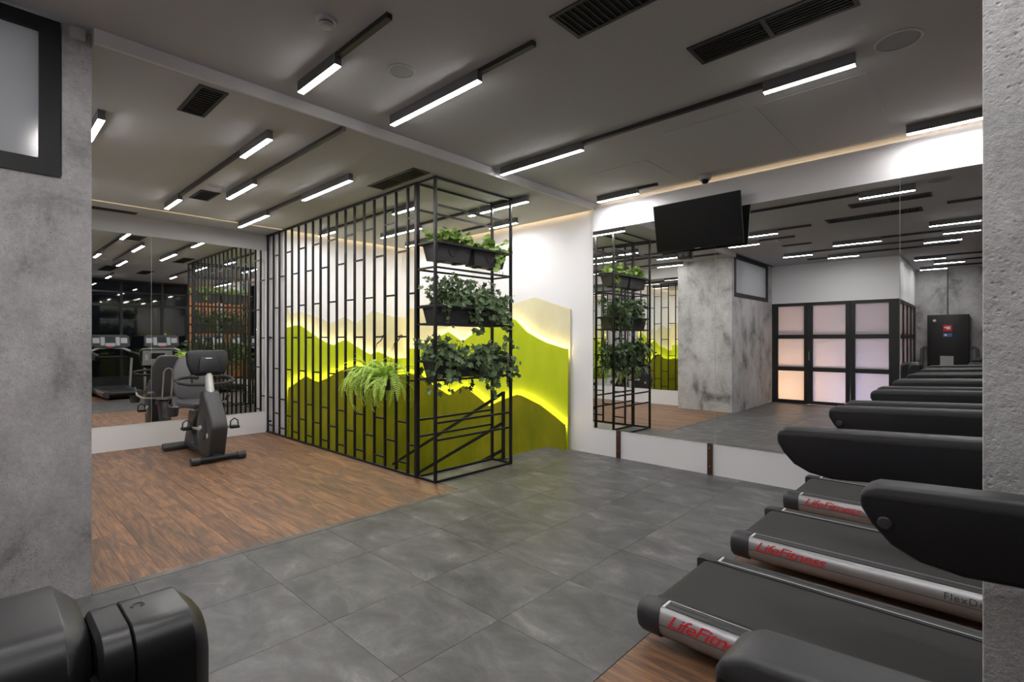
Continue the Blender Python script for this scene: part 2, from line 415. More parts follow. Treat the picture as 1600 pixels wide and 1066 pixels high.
struct('ceiling_annex', MB().box(-5.6, -3.83, -2.05, .0, 3.1, 3.2), 'ceiling_paint')
# stairwell
st = MB()
for i in range(9): st.box(-4.55-.28*i, -4.27-.28*i, 3.17, 5.3, -.165*(i+1)-.6, -.165*(i+1))
st.box(-8.3, -4.2, 3.16, 5.4, -2.5, -2.4)
struct('floor_stairs', st, 'step')
struct('wall_stair_side', MB().box(-7.56, -4.2, 3.05, 3.165, -2.4, -.013), 'wall_white')

# ceilings
ceil_n = struct('ceiling', MB().box(-3.57, 1.5, -5.3, 5.46, ZN, 3.3), 'ceiling_paint')
struct('ceiling_low', MB().box(-7.50, -4.73, .13, 5.28, ZB, 3.14).box(-4.73, -3.572, .46, 5.28, ZB, 3.14).box(-8.3, -7.56, .13, 3.165, ZB, 3.14).box(-8.3, -3.57, -.02, 5.46, 3.2, 3.3), 'ceiling_paint')
struct('trim_2', MB().box(-3.572, -3.55, .46, 5.335, ZB, ZN), 'beam_paint')
struct('trim_3', MB().box(XL, -8.088, .13, 3.155, 2.784, ZB), 'shade_grey')
for (x0, x1, y0, y1) in ((-1.93, -1.235, 3.89, 5.12), (-1.228, -.56, 3.89, 5.12), (-3.0, -2.35, 4.35, 4.9), (-1.9, -1.3, 1.3, 1.98)):
    MB().box(x0, x1, y0, y1, ZN-.0035, ZN+.002).build('access_panel', 'ceiling_paint', ceil_n, bevel=.001, seg=1)

# cove strips: warm LED tape hidden in the slots
tag(MB().box(-7.506, -7.500, .2, 5.27, 3.095, 3.12).build('cove_light', 'cove_led'), 'warm cove light tape in ceiling slot along the left mirror and mural', 'light strip')
tag(MB().box(-7.45, -3.65, 5.280, 5.286, 3.095, 3.12).build('cove_light', 'cove_led'), 'warm cove light tape in ceiling slot above the long mural wall', 'light strip')
tag(MB().box(-3.5, 1.0, 5.312, 5.336, 3.0622, 3.0640).build('cove_light', 'cove_led_soft'), 'warm light tape on top of the mirror wall panel', 'light strip')

# ------------------------------------------------------------------ mirrors
def mirror_wall(label, axis, plane, sgn, segs, z0, z1):
    t = thing('wall_mirror', label, 'mirror', group='gym wall mirrors')
    for a, c in segs:
        m_ = MB()
        lo, hi = (plane, plane+.006) if sgn > 0 else (plane-.006, plane)
        if axis == 'y': m_.box(a+.0015, c-.0015, lo, hi, z0, z1)
        else: m_.box(lo, hi, a+.0015, c-.0015, z0, z1)
        m_.build('mirror_panel', 'mirror', t)
    return t
mirror_wall('tall panelled wall mirror behind the hanging television', 'y', YB, -1, [(-3.582, -2.065), (-2.065, -.533), (-.533, .99)], .328, 2.759)
mirror_wall('wall mirror behind the recumbent bike, meeting the slat partition', 'x', XL, 1, [(.14, 1.64), (1.64, 3.09)], .325, 2.784)
mirror_wall('wall mirror next to the concrete pier, facing the slat partition', 'y', .13, 1, [(-8.09, -6.46), (-6.46, -4.735)], .325, 2.784)

# ------------------------------------------------------------------ mural of three layered panels with lit edges
def layer(name, left, right, off, z0, m, parent, lit):
    p = thing_part(name, parent)
    xl, yr = -7.56+off, 5.34-off
    poly = [(y, z) for y, z in left]+[(yr, left[-1][1])]
    poly = poly+[(yr, z0), (left[0][0], z0)]
    a = MB().prism(poly, 'x', xl-.010, xl).build('panel', m, p)
    pr = [(xl, right[0][1])]+[(x, z) for x, z in right]
    b_ = MB().prism(pr+[(right[-1][0], z0), (xl, z0)], 'y', yr, yr+.010).build('panel', m, p)
    if lit:
        s = MB(); s2 = MB(); e = .020
        ls = left+[(yr, left[-1][1])]
        for (y0, za), (y1, zb) in zip(ls[:-1], ls[1:]):
            s.add([(xl-.021, y0, za-e), (xl-.021, y1, zb-e), (xl-.012, y1, zb-e), (xl-.012, y0, za-e)], [(0,1,2,3)])
        for (x0, za), (x1, zb) in zip(pr[:-1], pr[1:]):
            s2.add([(x0, yr+.021, za-e), (x1, yr+.021, zb-e), (x1, yr+.012, zb-e), (x0, yr+.012, za-e)], [(0,1,2,3)])
        s.build('light_tape', 'edge_led', p, fix=False, weld=True); s2.build('light_tape', 'edge_led', p, fix=False, weld=True)
    return p
def thing_part(name, parent):
    o = bpy.data.objects.new(name, None); COL.objects.link(o); o.parent = parent; o.empty_display_size = .05
    return o
mural = thing('mountain_mural', 'layered mountain mural in ivory, lime and olive with glowing edges', 'mural')
iv_l = [(3.17,1.95),(3.24,1.80),(3.40,1.84),(3.75,1.74),(3.87,1.67),(4.12,1.79),(4.32,1.68),(4.63,1.91),(5.02,1.82)]
iv_r = [(-7.23,1.97),(-6.9,2.05),(-6.4,1.86),(-5.9,2.02),(-5.4,1.82),(-4.87,1.95),(-4.59,2.0),(-4.52,1.99),(-3.95,1.81)]
li_l = [(3.17,1.60),(3.24,1.62),(3.33,1.64),(3.38,1.63),(3.68,1.43),(3.82,1.36),(3.90,1.34),(4.10,1.43),(4.41,1.25),(4.55,1.18),(4.70,1.22),(4.99,1.10)]
li_r = [(-7.38,1.27),(-7.12,1.28),(-6.35,1.55),(-6.01,1.39),(-5.54,1.61),(-4.95,1.73),(-4.86,1.69),(-4.67,1.53),(-4.45,1.43),(-4.32,1.38),(-4.0,1.30),(-3.95,1.30)]
ol_l = [(3.17,.72),(3.22,.74),(3.43,.88),(3.56,.80),(3.63,.78),(3.78,.83),(3.92,.91),(4.23,1.01),(4.35,.98),(4.6,.86),(5.0,.82)]
ol_r = [(-7.36,.84),(-7.01,.83),(-6.66,.67),(-6.35,.56),(-6.25,.54),(-5.92,.71),(-5.35,.44),(-5.1,.55),(-4.8,.65),(-4.72,.645),(-4.37,.54),(-4.1,.40),(-3.98,.33),(-3.95,.32)]
layer('ivory_ridge', iv_l, iv_r, .018, -2.2, 'ivory', mural, False)
layer('lime_ridge', li_l, li_r, .072, -2.2, 'lime', mural, True)
layer('olive_ridge', ol_l, ol_r, .126, -2.2, 'olive', mural, True)

# ------------------------------------------------------------------ windows and doors
def frame_panes(name, axis, plane, us, zs, bw, depth, pane_m, struct_kind=True, label=None):
    """frame bars around panes; us = list of (u0,u1) panes, zs = list of (z0,z1) panes, outer = bw margins"""
    u0, u1 = us[0][0]-bw[0], us[-1][1]+bw[1]; z0, z1 = zs[0][0]-bw[2], zs[-1][1]+bw[3]
    f = MB()
    def bx(a, c, e, g, d=depth):
        if axis == 'y': f.box(a, c, plane-d/2, plane+d/2, e, g)
        else: f.box(plane-d/2, plane+d/2, a, c, e, g)
    xs = [u0]+[v for p in us for v in p]+[u1]
    for i in range(0, len(xs), 2):
        if xs[i+1]-xs[i] > .001: bx(xs[i], xs[i+1], z0, z1)
    zz = [z0]+[v for p in zs for v in p]+[z1]
    for i in range(0, len(zz), 2):
        for a, c in us:
            if zz[i+1]-zz[i] > .001: bx(a, c, zz[i], zz[i+1], depth*.96)
    o = f.build(name, 'black_frame'); o['kind'] = 'structure'
    for a, c in us:
        for e, g in zs:
            p = MB()
            if axis == 'y': p.box(a+.0005, c-.0005, plane-.004, plane+.004, e+.0005, g-.0005)
            else: p.box(plane-.004, plane+.004, a+.0005, c-.0005, e+.0005, g-.0005)
            p.build('pane', pane_m, o)
    return o
frame_panes('window_1', 'x', -3.65, [(-1.66, .245)], [(2.36, 3.03)], (.085, .085, .085, .074), .06, 'frosted_glass')
rows = [(.08, .73), (.82, 1.45), (1.54, 2.18)]
frame_panes('window_2', 'y', -2.08, [(-3.50, -2.97)], rows, (.128, .05, .08, .068), .07, 'frosted_glass')
d1 = frame_panes('door_1', 'y', -2.075, [(-2.80, -2.19)], rows, (.115, .085, .072, .0695), .06, 'frosted_glass')
MB().tube([(-2.86, -2.02, .98), (-2.86, -1.985, .98), (-2.86, -1.985, 1.16), (-2.86, -2.02, 1.16)], .008).build('door_handle', 'silver', d1)
frame_panes('window_3', 'y', -2.08, [(-2.02, -1.45)], rows, (.08, .17, .08, .068), .07, 'frosted_glass')
frame_panes('window_4', 'x', -1.31, [(-4.95+.72*i, -4.34+.72*i) for i in range(4)], rows, (.25, .07, .08, .0695), .06, 'frosted_glass')
ys = [4.45, 3.83, 2.87, 1.91, .95, -.01, -.97, -1.93, -2.89, -3.85, -4.81]
for i in range(10):
    frame_panes('window_%d' % (5+i), 'x', 1.42, [(ys[i+1]+.03, ys[i]-.03)], [(.42, 2.36), (2.44, 2.74), (2.79, 3.06)], (.03, .03, .06, .04), .09, 'night_glass')
struct('wall_sill', MB().box(1.36, 1.5, -5.2, 4.47, 0, .36), 'black_frame')
struct('wall_corner', MB().box(1.36, 1.5, -5.2, -4.84, .36, ZN), 'concrete')
bk = struct('wall_brick', MB().box(1.33, 1.5, 4.47, 5.34, 0, ZN), 'mortar')
bme = MB().box(-.05, .05, -.122, .122, -.030, .030).mesh('brick'); bme2 = MB().box(-.05, .05, -.058, .058, -.030, .030).mesh('brick')
for r_ in range(43):
    z = .04+r_*.0725; y = 4.475-(.128 if r_ % 2 else 0)
    while y < 5.30:
        a, c = max(y, 4.475), min(y+.244, 5.298)
        if c-a > .2: o = obj('brick', bme, 'brick_face', bk); o.location = (1.33, (a+c)/2, z)
        elif c-a > .09: o = obj('brick', bme2, 'brick_face', bk); o.location = (1.33, (a+.058) if a == 4.475 else c-.058, z)
        y += .256

# lamps of the rooms behind the frosted panes
def globe(name, label, loc, r, m):
    t = thing(name, label, 'lamp', loc)
    prof = [(r*math.sin(PI*i/10)+.0004, -r*math.cos(PI*i/10)) for i in range(11)]
    MB().lathe(prof, (0,0,r), 16).build('globe', m, t, smooth=True)
    return t
globe('floor_globe_lamp', 'warm globe lamp glowing low behind the frosted side light', (-3.32, -2.42, .18), .14, 'lamp_warm')
globe('floor_globe_lamp', 'cool globe lamp standing behind the frosted door', (-2.2, -2.75, .02), .15, 'lamp_cool')
lp = thing('batten_lamp', 'cool batten lamp under ceiling behind the high frosted window', 'lamp', (-4.35, -.75, 3.0))
MB().box(-.05, .05, -.6, .6, .03, .10).build('body', 'box_white', lp); MB().box(-.04, .04, -.58, .58, -.005, .03).build('diffuser', 'lamp_neutral', lp)
# ------------------------------------------------------------------ ceiling lights
def strip_light(label, y, zc, lamps, tracks):
    xs = [v for p in lamps+tracks for v in p]
    cx = (min(xs)+max(xs))/2
    t = thing('track_light', label, 'ceiling light', (cx, y, zc), 0, 'linear ceiling track lights')
    for a, c in tracks:
        MB().box(a-cx, c-cx, -.017, .017, -.030, -.0005).build('track', 'track_black', t)
    for a, c in lamps:
        h = MB().box(a-cx, c-cx, -.021, .021, -.070, -.0005).build('lamp_housing', 'housing_grey', t)
        MB().box(a-cx+.004, c-cx-.004, -.019, .019, -.0725, -.0702).build('diffuser', 'diffuser', t)
    return t
N, B_ = ZN, ZB
strip_light('black track light with lamp, beside the round smoke detector', 1.49, N, [(-3.31,-2.81)], [(-2.81,-2.27)])
strip_light('black track light with long lamp, beside the round speaker over the tiles', 2.19, N, [(-3.30,-2.33)], [(-2.33,-1.88)])
strip_light('long black track light with two lamps crossing ahead of the access panels', 3.585, N, [(-3.50,-2.53),(-1.08,-.57)], [(-2.53,-1.08)])
strip_light('short track light washing the white wall beside the television', 5.07, N, [(-3.36,-2.83)], [(-2.83,-2.6)])
strip_light('strip light washing the white wall over the mirror by the rough column', 5.08, N, [(-.47,.95)], [])
strip_light('strip light over the window-side treadmills, before the column', 1.2, N, [(-.61,-.06)], [(-.06,.5)])
strip_light('strip light between column and double vent, short track', 2.42, N, [(0,.6)], [(-.36,0)])
strip_light('two-lamp track light passing the high frosted window', .4, N, [(-1.95,-1.27),(-.5,-.07)], [(-1.27,-.5)])
strip_light('two-lamp track light facing the white bulkhead, second row out', -.32, N, [(-2.92,-2.42),(-.78,-.3)], [(-2.42,-.78)])
strip_light('track light closest to the white bulkhead over the glass door', -1.05, N, [(-2.31,-1.8)], [(-1.8,-.35)])
strip_light('track light beside the bulkhead corner over the glazed side', -2.55, N, [(-1.09,-.6)], [(-.6,1.0)])
strip_light('track light two rows before the fire cabinet wall', -3.43, N, [(-.83,-.34)], [(-.34,1.0)])
strip_light('track light right before the fire cabinet wall', -4.43, N, [(-1.14,-.66)], [(-.66,1.0)])
strip_light('two-lamp track light above the recumbent bike', 1.58, B_, [(-7.07,-6.5),(-4.62,-4.04)], [(-6.5,-4.62)])
strip_light('track light beside the concrete pier over the wood floor', .63, B_, [(-5.1,-4.55),(-7.2,-6.6)], [(-6.6,-5.1)])
strip_light('track light with one lamp, long bare track, next to the small square vent', 1.935, B_, [(-6.08,-5.32)], [(-5.32,-3.56)])
strip_light('two-lamp track light running along the front of the slat partition', 2.525, B_, [(-7.49,-6.52),(-5.54,-4.51)], [(-6.52,-5.54)])
strip_light('two-lamp track light just behind the slat partition', 3.56, B_, [(-7.26,-6.78),(-5.34,-4.86)], [(-6.78,-5.34)])
strip_light('three-lamp track light over the middle of the stairwell', 4.26, B_, [(-6.7,-5.72),(-4.72,-4.56),(-4.51,-3.75)], [(-5.72,-4.72)])
strip_light('two-lamp track light nearest the long mural wall', 4.93, B_, [(-7.02,-6.4),(-5.04,-4.53)], [(-6.4,-5.04)])

# ------------------------------------------------------------------ vents, speakers, detectors
def vent(label, x0, x1, y0, y1, zc, mid=False, along='x', fw=.022):
    cx, cy = (x0+x1)/2, (y0+y1)/2
    t = thing('ceiling_vent', label, 'air vent', (cx, cy, zc), 0, 'black ceiling vents')
    a, c = (x1-x0)/2, (y1-y0)/2
    f = MB(); f.box(-a, a, -c, -c+fw, -.008, 0).box(-a, a, c-fw, c, -.008, 0).box(-a, -a+fw, -c+fw, c-fw, -.008, 0).box(a-fw, a, -c+fw, c-fw, -.008, 0)
    if mid: f.box(-.012, .012, -c+fw, c-fw, -.008, 0)
    f.build('vent_frame', 'vent_black', t)
    MB().box(-a+fw, a-fw, -c+fw, c-fw, -.001, 0).build('vent_back', 'vent_cavity', t)
    if along == 'x':
        n = max(3, int((2*c-2*fw)/.026)); me = MB().box(-a+fw, a-fw, -.0035, .0035, -.007, -.001).mesh('slat')
        for i in range(n): obj('slat', me, 'vent_black', t).location = (0, -c+fw+(2*c-2*fw)*(i+.5)/n, 0)
    else:
        n = max(3, int((2*a-2*fw)/.036)); me = MB().box(-.0035, .0035, -c+fw, c-fw, -.007, -.001).mesh('slat')
        for i in range(n): obj('slat', me, 'vent_black', t).location = (-a+fw+(2*a-2*fw)*(i+.5)/n, 0, 0)
vent('black ceiling vent close behind the ceiling step over the wood floor', -4.15, -3.64, .99, 1.16, ZB, along='y')
vent('small black ceiling vent above the bike', -6.60, -6.16, 1.69, 1.88, ZB, along='y')
vent('narrow black vent in the soffit over the left mirror', -7.99, -7.87, .45, 1.45, ZB, along='x')
vent('double black vent above the corner of the plant rack', -4.74, -3.93, 2.84, 3.04, ZB, True, 'y')
vent('black ceiling vent with broad cross slats over the tiles', -1.68, -.61, 2.08, 2.34, ZN, False, 'y')
vent('double black ceiling vent with fine slats, next to the long two-lamp track', -1.28, -.47, 2.85, 3.08, ZN, True, 'x')
vent('slim black ceiling vent by the high frosted window', -2.69, -2.23, .55, .68, ZN)
vent('slim black ceiling vent right before the white bulkhead', -2.75, -2.25, -1.45, -1.30, ZN)
def speaker(label, x, y, zc, r):
    t = thing('ceiling_speaker', label, 'speaker', (x, y, zc), 0, 'round ceiling speakers')
    MB().lathe([(r, 0), (r, -.004), (r*.93, -.007), (r*.88, -.006), (r*.88, 0)], (0,0,0), 40).build('rim', 'smoke_white', t, smooth=True)
    MB().lathe([(r*.87, -.001), (r*.87, -.004), (r*.4, -.0055), (.002, -.006)], (0,0,0), 40).build('grille', 'speaker_grille', t, smooth=True)
speaker('round ceiling speaker between two track lights over the tiles', -2.70, 1.86, ZN, .085)
speaker('large round white ceiling speaker near the rough column', -.37, 3.60, ZN, .115)
speaker('small round ceiling speaker next to the vent above the bike', -5.92, 1.77, ZB, .085)
t = thing('smoke_detector', 'small white smoke detector on the ceiling', 'smoke detector', (-2.56, 1.29, ZN))
MB().lathe([(.055, 0), (.055, -.012), (.050, -.018), (.02, -.019)], (0,0,0), 28).build('base', 'smoke_white', t, smooth=True)
MB().lathe([(.036, -.018), (.036, -.034), (.028, -.044), (.004, -.046)], (0,0,0), 24).build('head', 'smoke_white', t, smooth=True)
MB().lathe([(.0365, -.022), (.0365, -.027)], (0,0,0), 24).build('sensor_slot', 'vent_cavity', t)
t = thing('dome_camera', 'white dome security camera at ceiling edge above the television', 'camera', (-2.13, 5.19, ZN))
MB().lathe([(.062, 0), (.062, -.03), (.054, -.042), (.03, -.044)], (0,0,0), 28).build('housing', 'smoke_white', t, smooth=True)
MB().lathe([(.042, -.042), (.040, -.058), (.028, -.075), (.004, -.083)], (0,0,0), 24).build('dome', 'night_glass', t, smooth=True)
t = thing('junction_box', 'small white junction box at the top of the concrete pier', 'junction box', (-3.63, .398, 3.075))
MB().box(0, .03, -.032, .032, -.03, .028).build('lid', 'box_white', t, bevel=.003)

# ------------------------------------------------------------------ television
tv = thing('television', 'black flat television tilted down in front of the mirror wall', 'television', (-2.2215, 5.225, 2.37))
tl = Matrix.Rotation(math.atan2(.10, .503), 4, 'X')
MB().box(-.4615, .4615, 0, .030, 0, .513).build('body', 'tv_body', tv, bevel=.004).matrix_local = tl
MB().box(-.452, .452, -.0015, 0, .018, .504).build('screen', 'tv_screen', tv).matrix_local = tl
MB().box(-.03, .03, -.0025, -.0005, .004, .011).build('maker_badge', 'silver', tv).matrix_local = tl
MB().box(-.25, .25, .030, .055, .05, .38).build('back_shell', 'tv_body', tv, bevel=.006).matrix_local = tl
MB().box(-.12, .12, .02, .068, .12, .34).box(-.02, .02, -.03, .068, .36, .39).build('wall_mount', 'tv_body', tv)
t = thing('socket_box', 'small black socket box under the television', 'socket', (-2.39, 5.294, 2.29))
MB().box(-.07, .07, -.05, 0, 0, .075).build('box', 'tv_body', t, bevel=.004); MB().box(-.05, -.02, -.0525, -.05, .02, .05).box(.02, .05, -.0525, -.05, .02, .05).build('socket_face', 'plastic_charcoal', t)
tag(MB().tube([(-2.42,5.27,2.36),(-2.47,5.24,2.40),(-2.40,5.25,2.41),(-2.30,5.245,2.40),(-2.1,5.25,2.385),(-2.0,5.25,2.42)], .006, 6).build('power_cable', 'cable'), 'black cable sagging beneath the television', 'cable')

# brown mirror brackets on the white base
for x, lab in ((-3.216, 'brown wooden bracket on white base closest to the mural'), (-2.119, 'brown wooden bracket on white base below the mirror joint')):
    t = thing('mirror_bracket', lab, 'bracket', (x, YB, 0), 0, 'brown mirror brackets')
    MB().box(-.026, .026, -.022, -.0005, .001, .330).build('strip', 'bracket_brown', t, bevel=.002)
    for z in (.28, .09): MB().lathe([(.006, 0), (.006, -.004), (.002, -.006)], (0, -.022, z), 10, 'y').build('screw', 'brass', t)

# ------------------------------------------------------------------ slat partition
PT = 3.022; YP = 3.12
part = thing('slat_partition', 'black steel slat partition with staggered rungs in front of the mural', 'partition', (0, YP, 0))
BX = [-8.06+i*(8.06-4.412)/17 for i in range(18)]
bar_me = MB().box(-.012, .012, -.012, .012, .022, PT-.024).mesh('bar')
for x in BX: obj('bar', bar_me, 'black_steel', part).location = (x, 0, 0)
ends = BX+[-4.262]
EV, OD = (2.345, 1.446, .545, .121), (2.675, 1.892, .989, .324)
for i in range(len(ends)-1):
    a, c = ends[i]+.0125, ends[i+1]-(.0125 if i < len(ends)-2 else .021)
    me = MB().box(-(c-a)/2, (c-a)/2, -.008, .008, -.009, .009).mesh('rung')
    for z in (EV if i % 2 == 0 else OD): obj('rung', me, 'black_steel', part).location = ((a+c)/2, 0, z)
MB().box(-8.09, -4.282, -.014, .014, PT-.024, PT).build('top_rail', 'black_steel', part)
MB().box(-8.09, -4.282, -.014, .014, .0005, .022).build('bottom_rail', 'black_steel', part)
for z in (1.455, .17):
    MB().box(-8.06, -8.03, .012, .044, z-.012, z+.012).build('wall_clip', 'black_steel', part)

# ------------------------------------------------------------------ plant rack
RX0, RX1, RY0, RY1 = -4.262, -3.962, 3.125, 4.205
rack = thing('plant_rack', 'tall black steel tube rack holding planters at the partition end', 'rack', (0, 0, 0))
def rail(p, q, wd=.020): return MB().bar(p, q, wd).build('rail', 'black_steel', rack)
MB().box(RX0-.02, RX0+.02, RY0-.02, RY0+.02, .0005, PT).build('post', 'black_steel', rack)
for x, y in ((RX1, RY0), (RX1, RY1), (RX0, RY1)): MB().box(x-.0135, x+.0135, y-.0135, y+.0135, .0005, PT).build('post', 'black_steel', rack)
def ring(z, long=True, short=True, wd=.020):
    if long:
        rail((RX0, RY0+.02, z), (RX0, RY1-.0135, z), wd); rail((RX1, RY0+.0135, z), (RX1, RY1-.0135, z), wd)
    if short:
        rail((RX0+.02, RY0, z), (RX1-.0135, RY0, z), wd); rail((RX0+.0135, RY1, z), (RX1-.0135, RY1, z), wd)
ring(PT-.012); ring(2.745, short=False); ring(2.385, long=True); ring(2.13); ring(1.745, long=True); ring(1.57); ring(1.19); ring(1.01); ring(.59, short=False); ring(.42, short=False); ring(.012)

# stair handrail
hr = thing('stair_handrail', 'black flat-bar handrail running down the stairwell behind the rack', 'handrail', (-4.24, 4.32, 0))
MB().bar((0.05, 0, 0), (0.05, 0, .80), .022, .04, up=(0,1,0)).build('newel_post', 'black_steel', hr)
for z0 in (.785, .43, .11): MB().bar((.05, 0, z0), (-2.25, 0, z0-1.23), .018, .036).build('rail', 'black_steel', hr)
MB().box(0, .1, -.04, .04, .001, .008).build('foot_plate', 'black_steel', hr)
for k in (2,): MB().bar((.05-1.1*k, 0, .785-.589*k), (.05-1.1*k, 0, .785-.589*k-.78), .022, .03).build('baluster', 'black_steel', hr)
# ------------------------------------------------------------------ planters and plants
def planter(label, loc, ln):
    t = thing('window_box', label, 'planter', loc, 0, 'black window boxes on the rack')
    h, wt, wb = .185, .105, .075; lt, lb = ln/2, ln/2-.035
    v = [(-wb,-lb,0),(wb,-lb,0),(wb,lb,0),(-wb,lb,0),(-wt,-lt,h),(wt,-lt,h),(wt,lt,h),(-wt,lt,h),
         (-wt+.01,-lt+.01,h),(wt-.01,-lt+.01,h),(wt-.01,lt-.01,h),(-wt+.01,lt-.01,h),(-wt+.012,-lt+.012,h-.04),(wt-.012,-lt+.012,h-.04),(wt-.012,lt-.012,h-.04),(-wt+.012,lt-.012,h-.04)]
    f = [(0,3,2,1),(0,1,5,4),(1,2,6,5),(2,3,7,6),(3,0,4,7)]
    for a in (4, 8):
        for i in range(4): f.append((a+i, a+(i+1)%4, a+4+(i+1)%4, a+4+i))
    f.append((12,13,14,15))
    MB().add(v, f).build('box', 'planter_plastic', t)
    r = MB(); o = .014
    for x0, x1, y0, y1 in ((-wt-o, -wt+.006, -lt-o, lt+o), (wt-.006, wt+o, -lt-o, lt+o), (-wt+.006, wt-.006, -lt-o, -lt+.006), (-wt+.006, wt-.006, lt-.006, lt+o)): r.box(x0, x1, y0, y1, h-.022, h+.004)
    r.build('rim', 'planter_plastic', t, bevel=.003)
    ar = [(wb+(wt-wb)*((.06+.055*(1-math.sin(PI*i/10)))/h)+.003, -.07+.014*i, .05+.075*(1-math.sin(PI*i/10))) for i in range(11)]
    MB().tube(ar, .0035, 6).build('swag_moulding', 'planter_plastic', t, smooth=True)
    for y in (-lb*.55, lb*.55): MB().box(-.05, .05, y-.03, y+.03, -.012, 0).build('foot', 'planter_plastic', t)
    MB().box(-wt+.012, wt-.012, -lt+.012, lt-.012, h-.04, h-.034).build('soil', 'soil', t)
    return t
def leaf_into(mb, p, n, up, s, kind):
    n = n.normalized(); a = up-n*up.dot(n)
    if a.length < 1e-3: a = Vector((1,0,0))-n*n.x
    a.normalize(); c = n.cross(a)
    if kind == 'ivy':
        pts = [(0,0,0),(.42,.10,.04),(.30,.32,.0),(.52,.62,.05),(.20,.66,-.03),(0,1.08,.08),(-.20,.66,-.03),(-.52,.62,.05),(-.30,.32,0),(-.42,.10,.04),(0,.42,-.07)]
        fs = [(10,i,i+1) for i in range(0,9)]+[(10,9,0)]
    elif kind == 'round':
        pts = [(0,.06,0),(.34,-.02,.06),(.54,.35,.02),(.46,.75,.07),(0,.98,.0),(-.46,.75,.07),(-.54,.35,.02),(-.34,-.02,.06),(0,.45,-.08)]
        fs = [(8,i,i+1) for i in range(0,7)]+[(8,7,0)]
    vs = [p+c*(x*s)+a*(y*s)+n*(z*s) for x,y,z in pts]
    mb.add(vs, fs)
def ivy(label, loc, ln, n, spread, trail, seed, kind, m, s0, s1, up_h, group='plants growing in the rack planters'):
    rnd = random.Random(seed)
    t = thing('ivy_plant' if kind == 'ivy' else 'leafy_plant', label, 'plant', loc, 0, group)
    lv, stm = MB(), MB()
    k = 0
    while k < n:
        y0 = rnd.uniform(-ln/2, ln/2)*.9; x0 = rnd.uniform(-.06, .06)
        tr = rnd.random() < trail
        L_ = rnd.uniform(.5, 1.0)
        ang = rnd.uniform(0, 2*PI)
        dx, dy = math.cos(ang), math.sin(ang)
        if tr:
            dx = abs(dx)*.8+.25 if rnd.random() < .7 else dx
            pts = []
            hh, reach, drop = rnd.uniform(.03,.10)*up_h/.18, rnd.uniform(.08,.16)*spread, rnd.uniform(.10,.42)
            for i in range(7):
                u = i/6
                pts.append(Vector((x0+dx*reach*min(1, u*1.8), y0+dy*reach*.8*min(1,u*1.8), hh*math.sin(min(1,u*1.6)*PI*.62)-drop*max(0,u-.3)**1.3*1.5)))
        else:
            pts = []; hh = up_h*L_
            for i in range(6):
                u = i/5; pts.append(Vector((x0+dx*.10*spread*u*u+rnd.gauss(0,.006), y0+dy*.11*spread*u*u+rnd.gauss(0,.006), hh*u-.03*u*u)))
        stm.tube(pts, .0022, 4, cap=False)
        for i, p in enumerate(pts):
            if i == 0: continue
            for q in range(rnd.choice((1,2,2,3))):
                off = Vector((rnd.gauss(0,.022), rnd.gauss(0,.022), rnd.gauss(0,.014)))
                pos = p+off
                nn = Vector((rnd.gauss(.35,.55), rnd.gauss(-.25,.55), rnd.gauss(.7,.35)))
                if tr and i > 2: nn = Vector((rnd.gauss(.9,.4)*(1 if dx > 0 else -1), rnd.gauss(-.35,.5), rnd.gauss(.25,.3)))
                leaf_into(lv, pos, nn, Vector((rnd.gauss(0,.6), rnd.gauss(0,.6), -.8 if tr else rnd.gauss(.1,.6))), rnd.uniform(s0, s1), kind); k += 1
    f = lv.build('foliage', m, t, fix=False); f['kind'] = 'stuff'
    stm.build('stems', 'stem', t, fix=False)['kind'] = 'stuff'
    return t
CX = (RX0+RX1)/2+.005; YA, YC = 3.40, 3.93; LN = .50
lev = ((2.215, 'top'), (1.575, 'middle'), (1.02, 'lowest'))
for i, (z, nm) in enumerate(lev):
    for y, side in ((YA, 'by the slat partition'), (YC, 'at the open end of the rack')):
        planter('black plastic window box on the %s rack level, %s' % (nm, side), (CX, y, z), LN)
zt = .155
ivy('bright leafy plant in the top rack planter by the partition', (CX, YA, 2.215+zt), LN, 230, 1.0, .06, 1, 'round', 'leaf_bright', .045, .075, .20)
ivy('bright leafy plant in the top rack planter at the open end', (CX, YC, 2.215+zt), LN, 230, 1.0, .10, 2, 'round', 'leaf_bright', .045, .075, .18)
ivy('dark ivy in the middle rack planter by the partition', (CX, YA+.04, 1.575+zt), LN, 420, 1.15, .30, 3, 'ivy', 'leaf_ivy', .045, .075, .40)
ivy('dark ivy in the middle rack planter at the open end, reaching out sideways', (CX, YC+.03, 1.575+zt), LN, 480, 1.4, .42, 4, 'ivy', 'leaf_ivy', .045, .075, .36)
ivy('dark ivy in the lowest rack planter by the partition, spilling through the bars', (CX, YA-.04, 1.02+zt), LN, 460, 1.5, .30, 5, 'ivy', 'leaf_ivy', .045, .078, .28)
ivy('dark trailing ivy in the lowest rack planter at the open end', (CX, YC+.03, 1.02+zt), LN, 520, 1.45, .52, 6, 'ivy', 'leaf_ivy', .045, .078, .24)

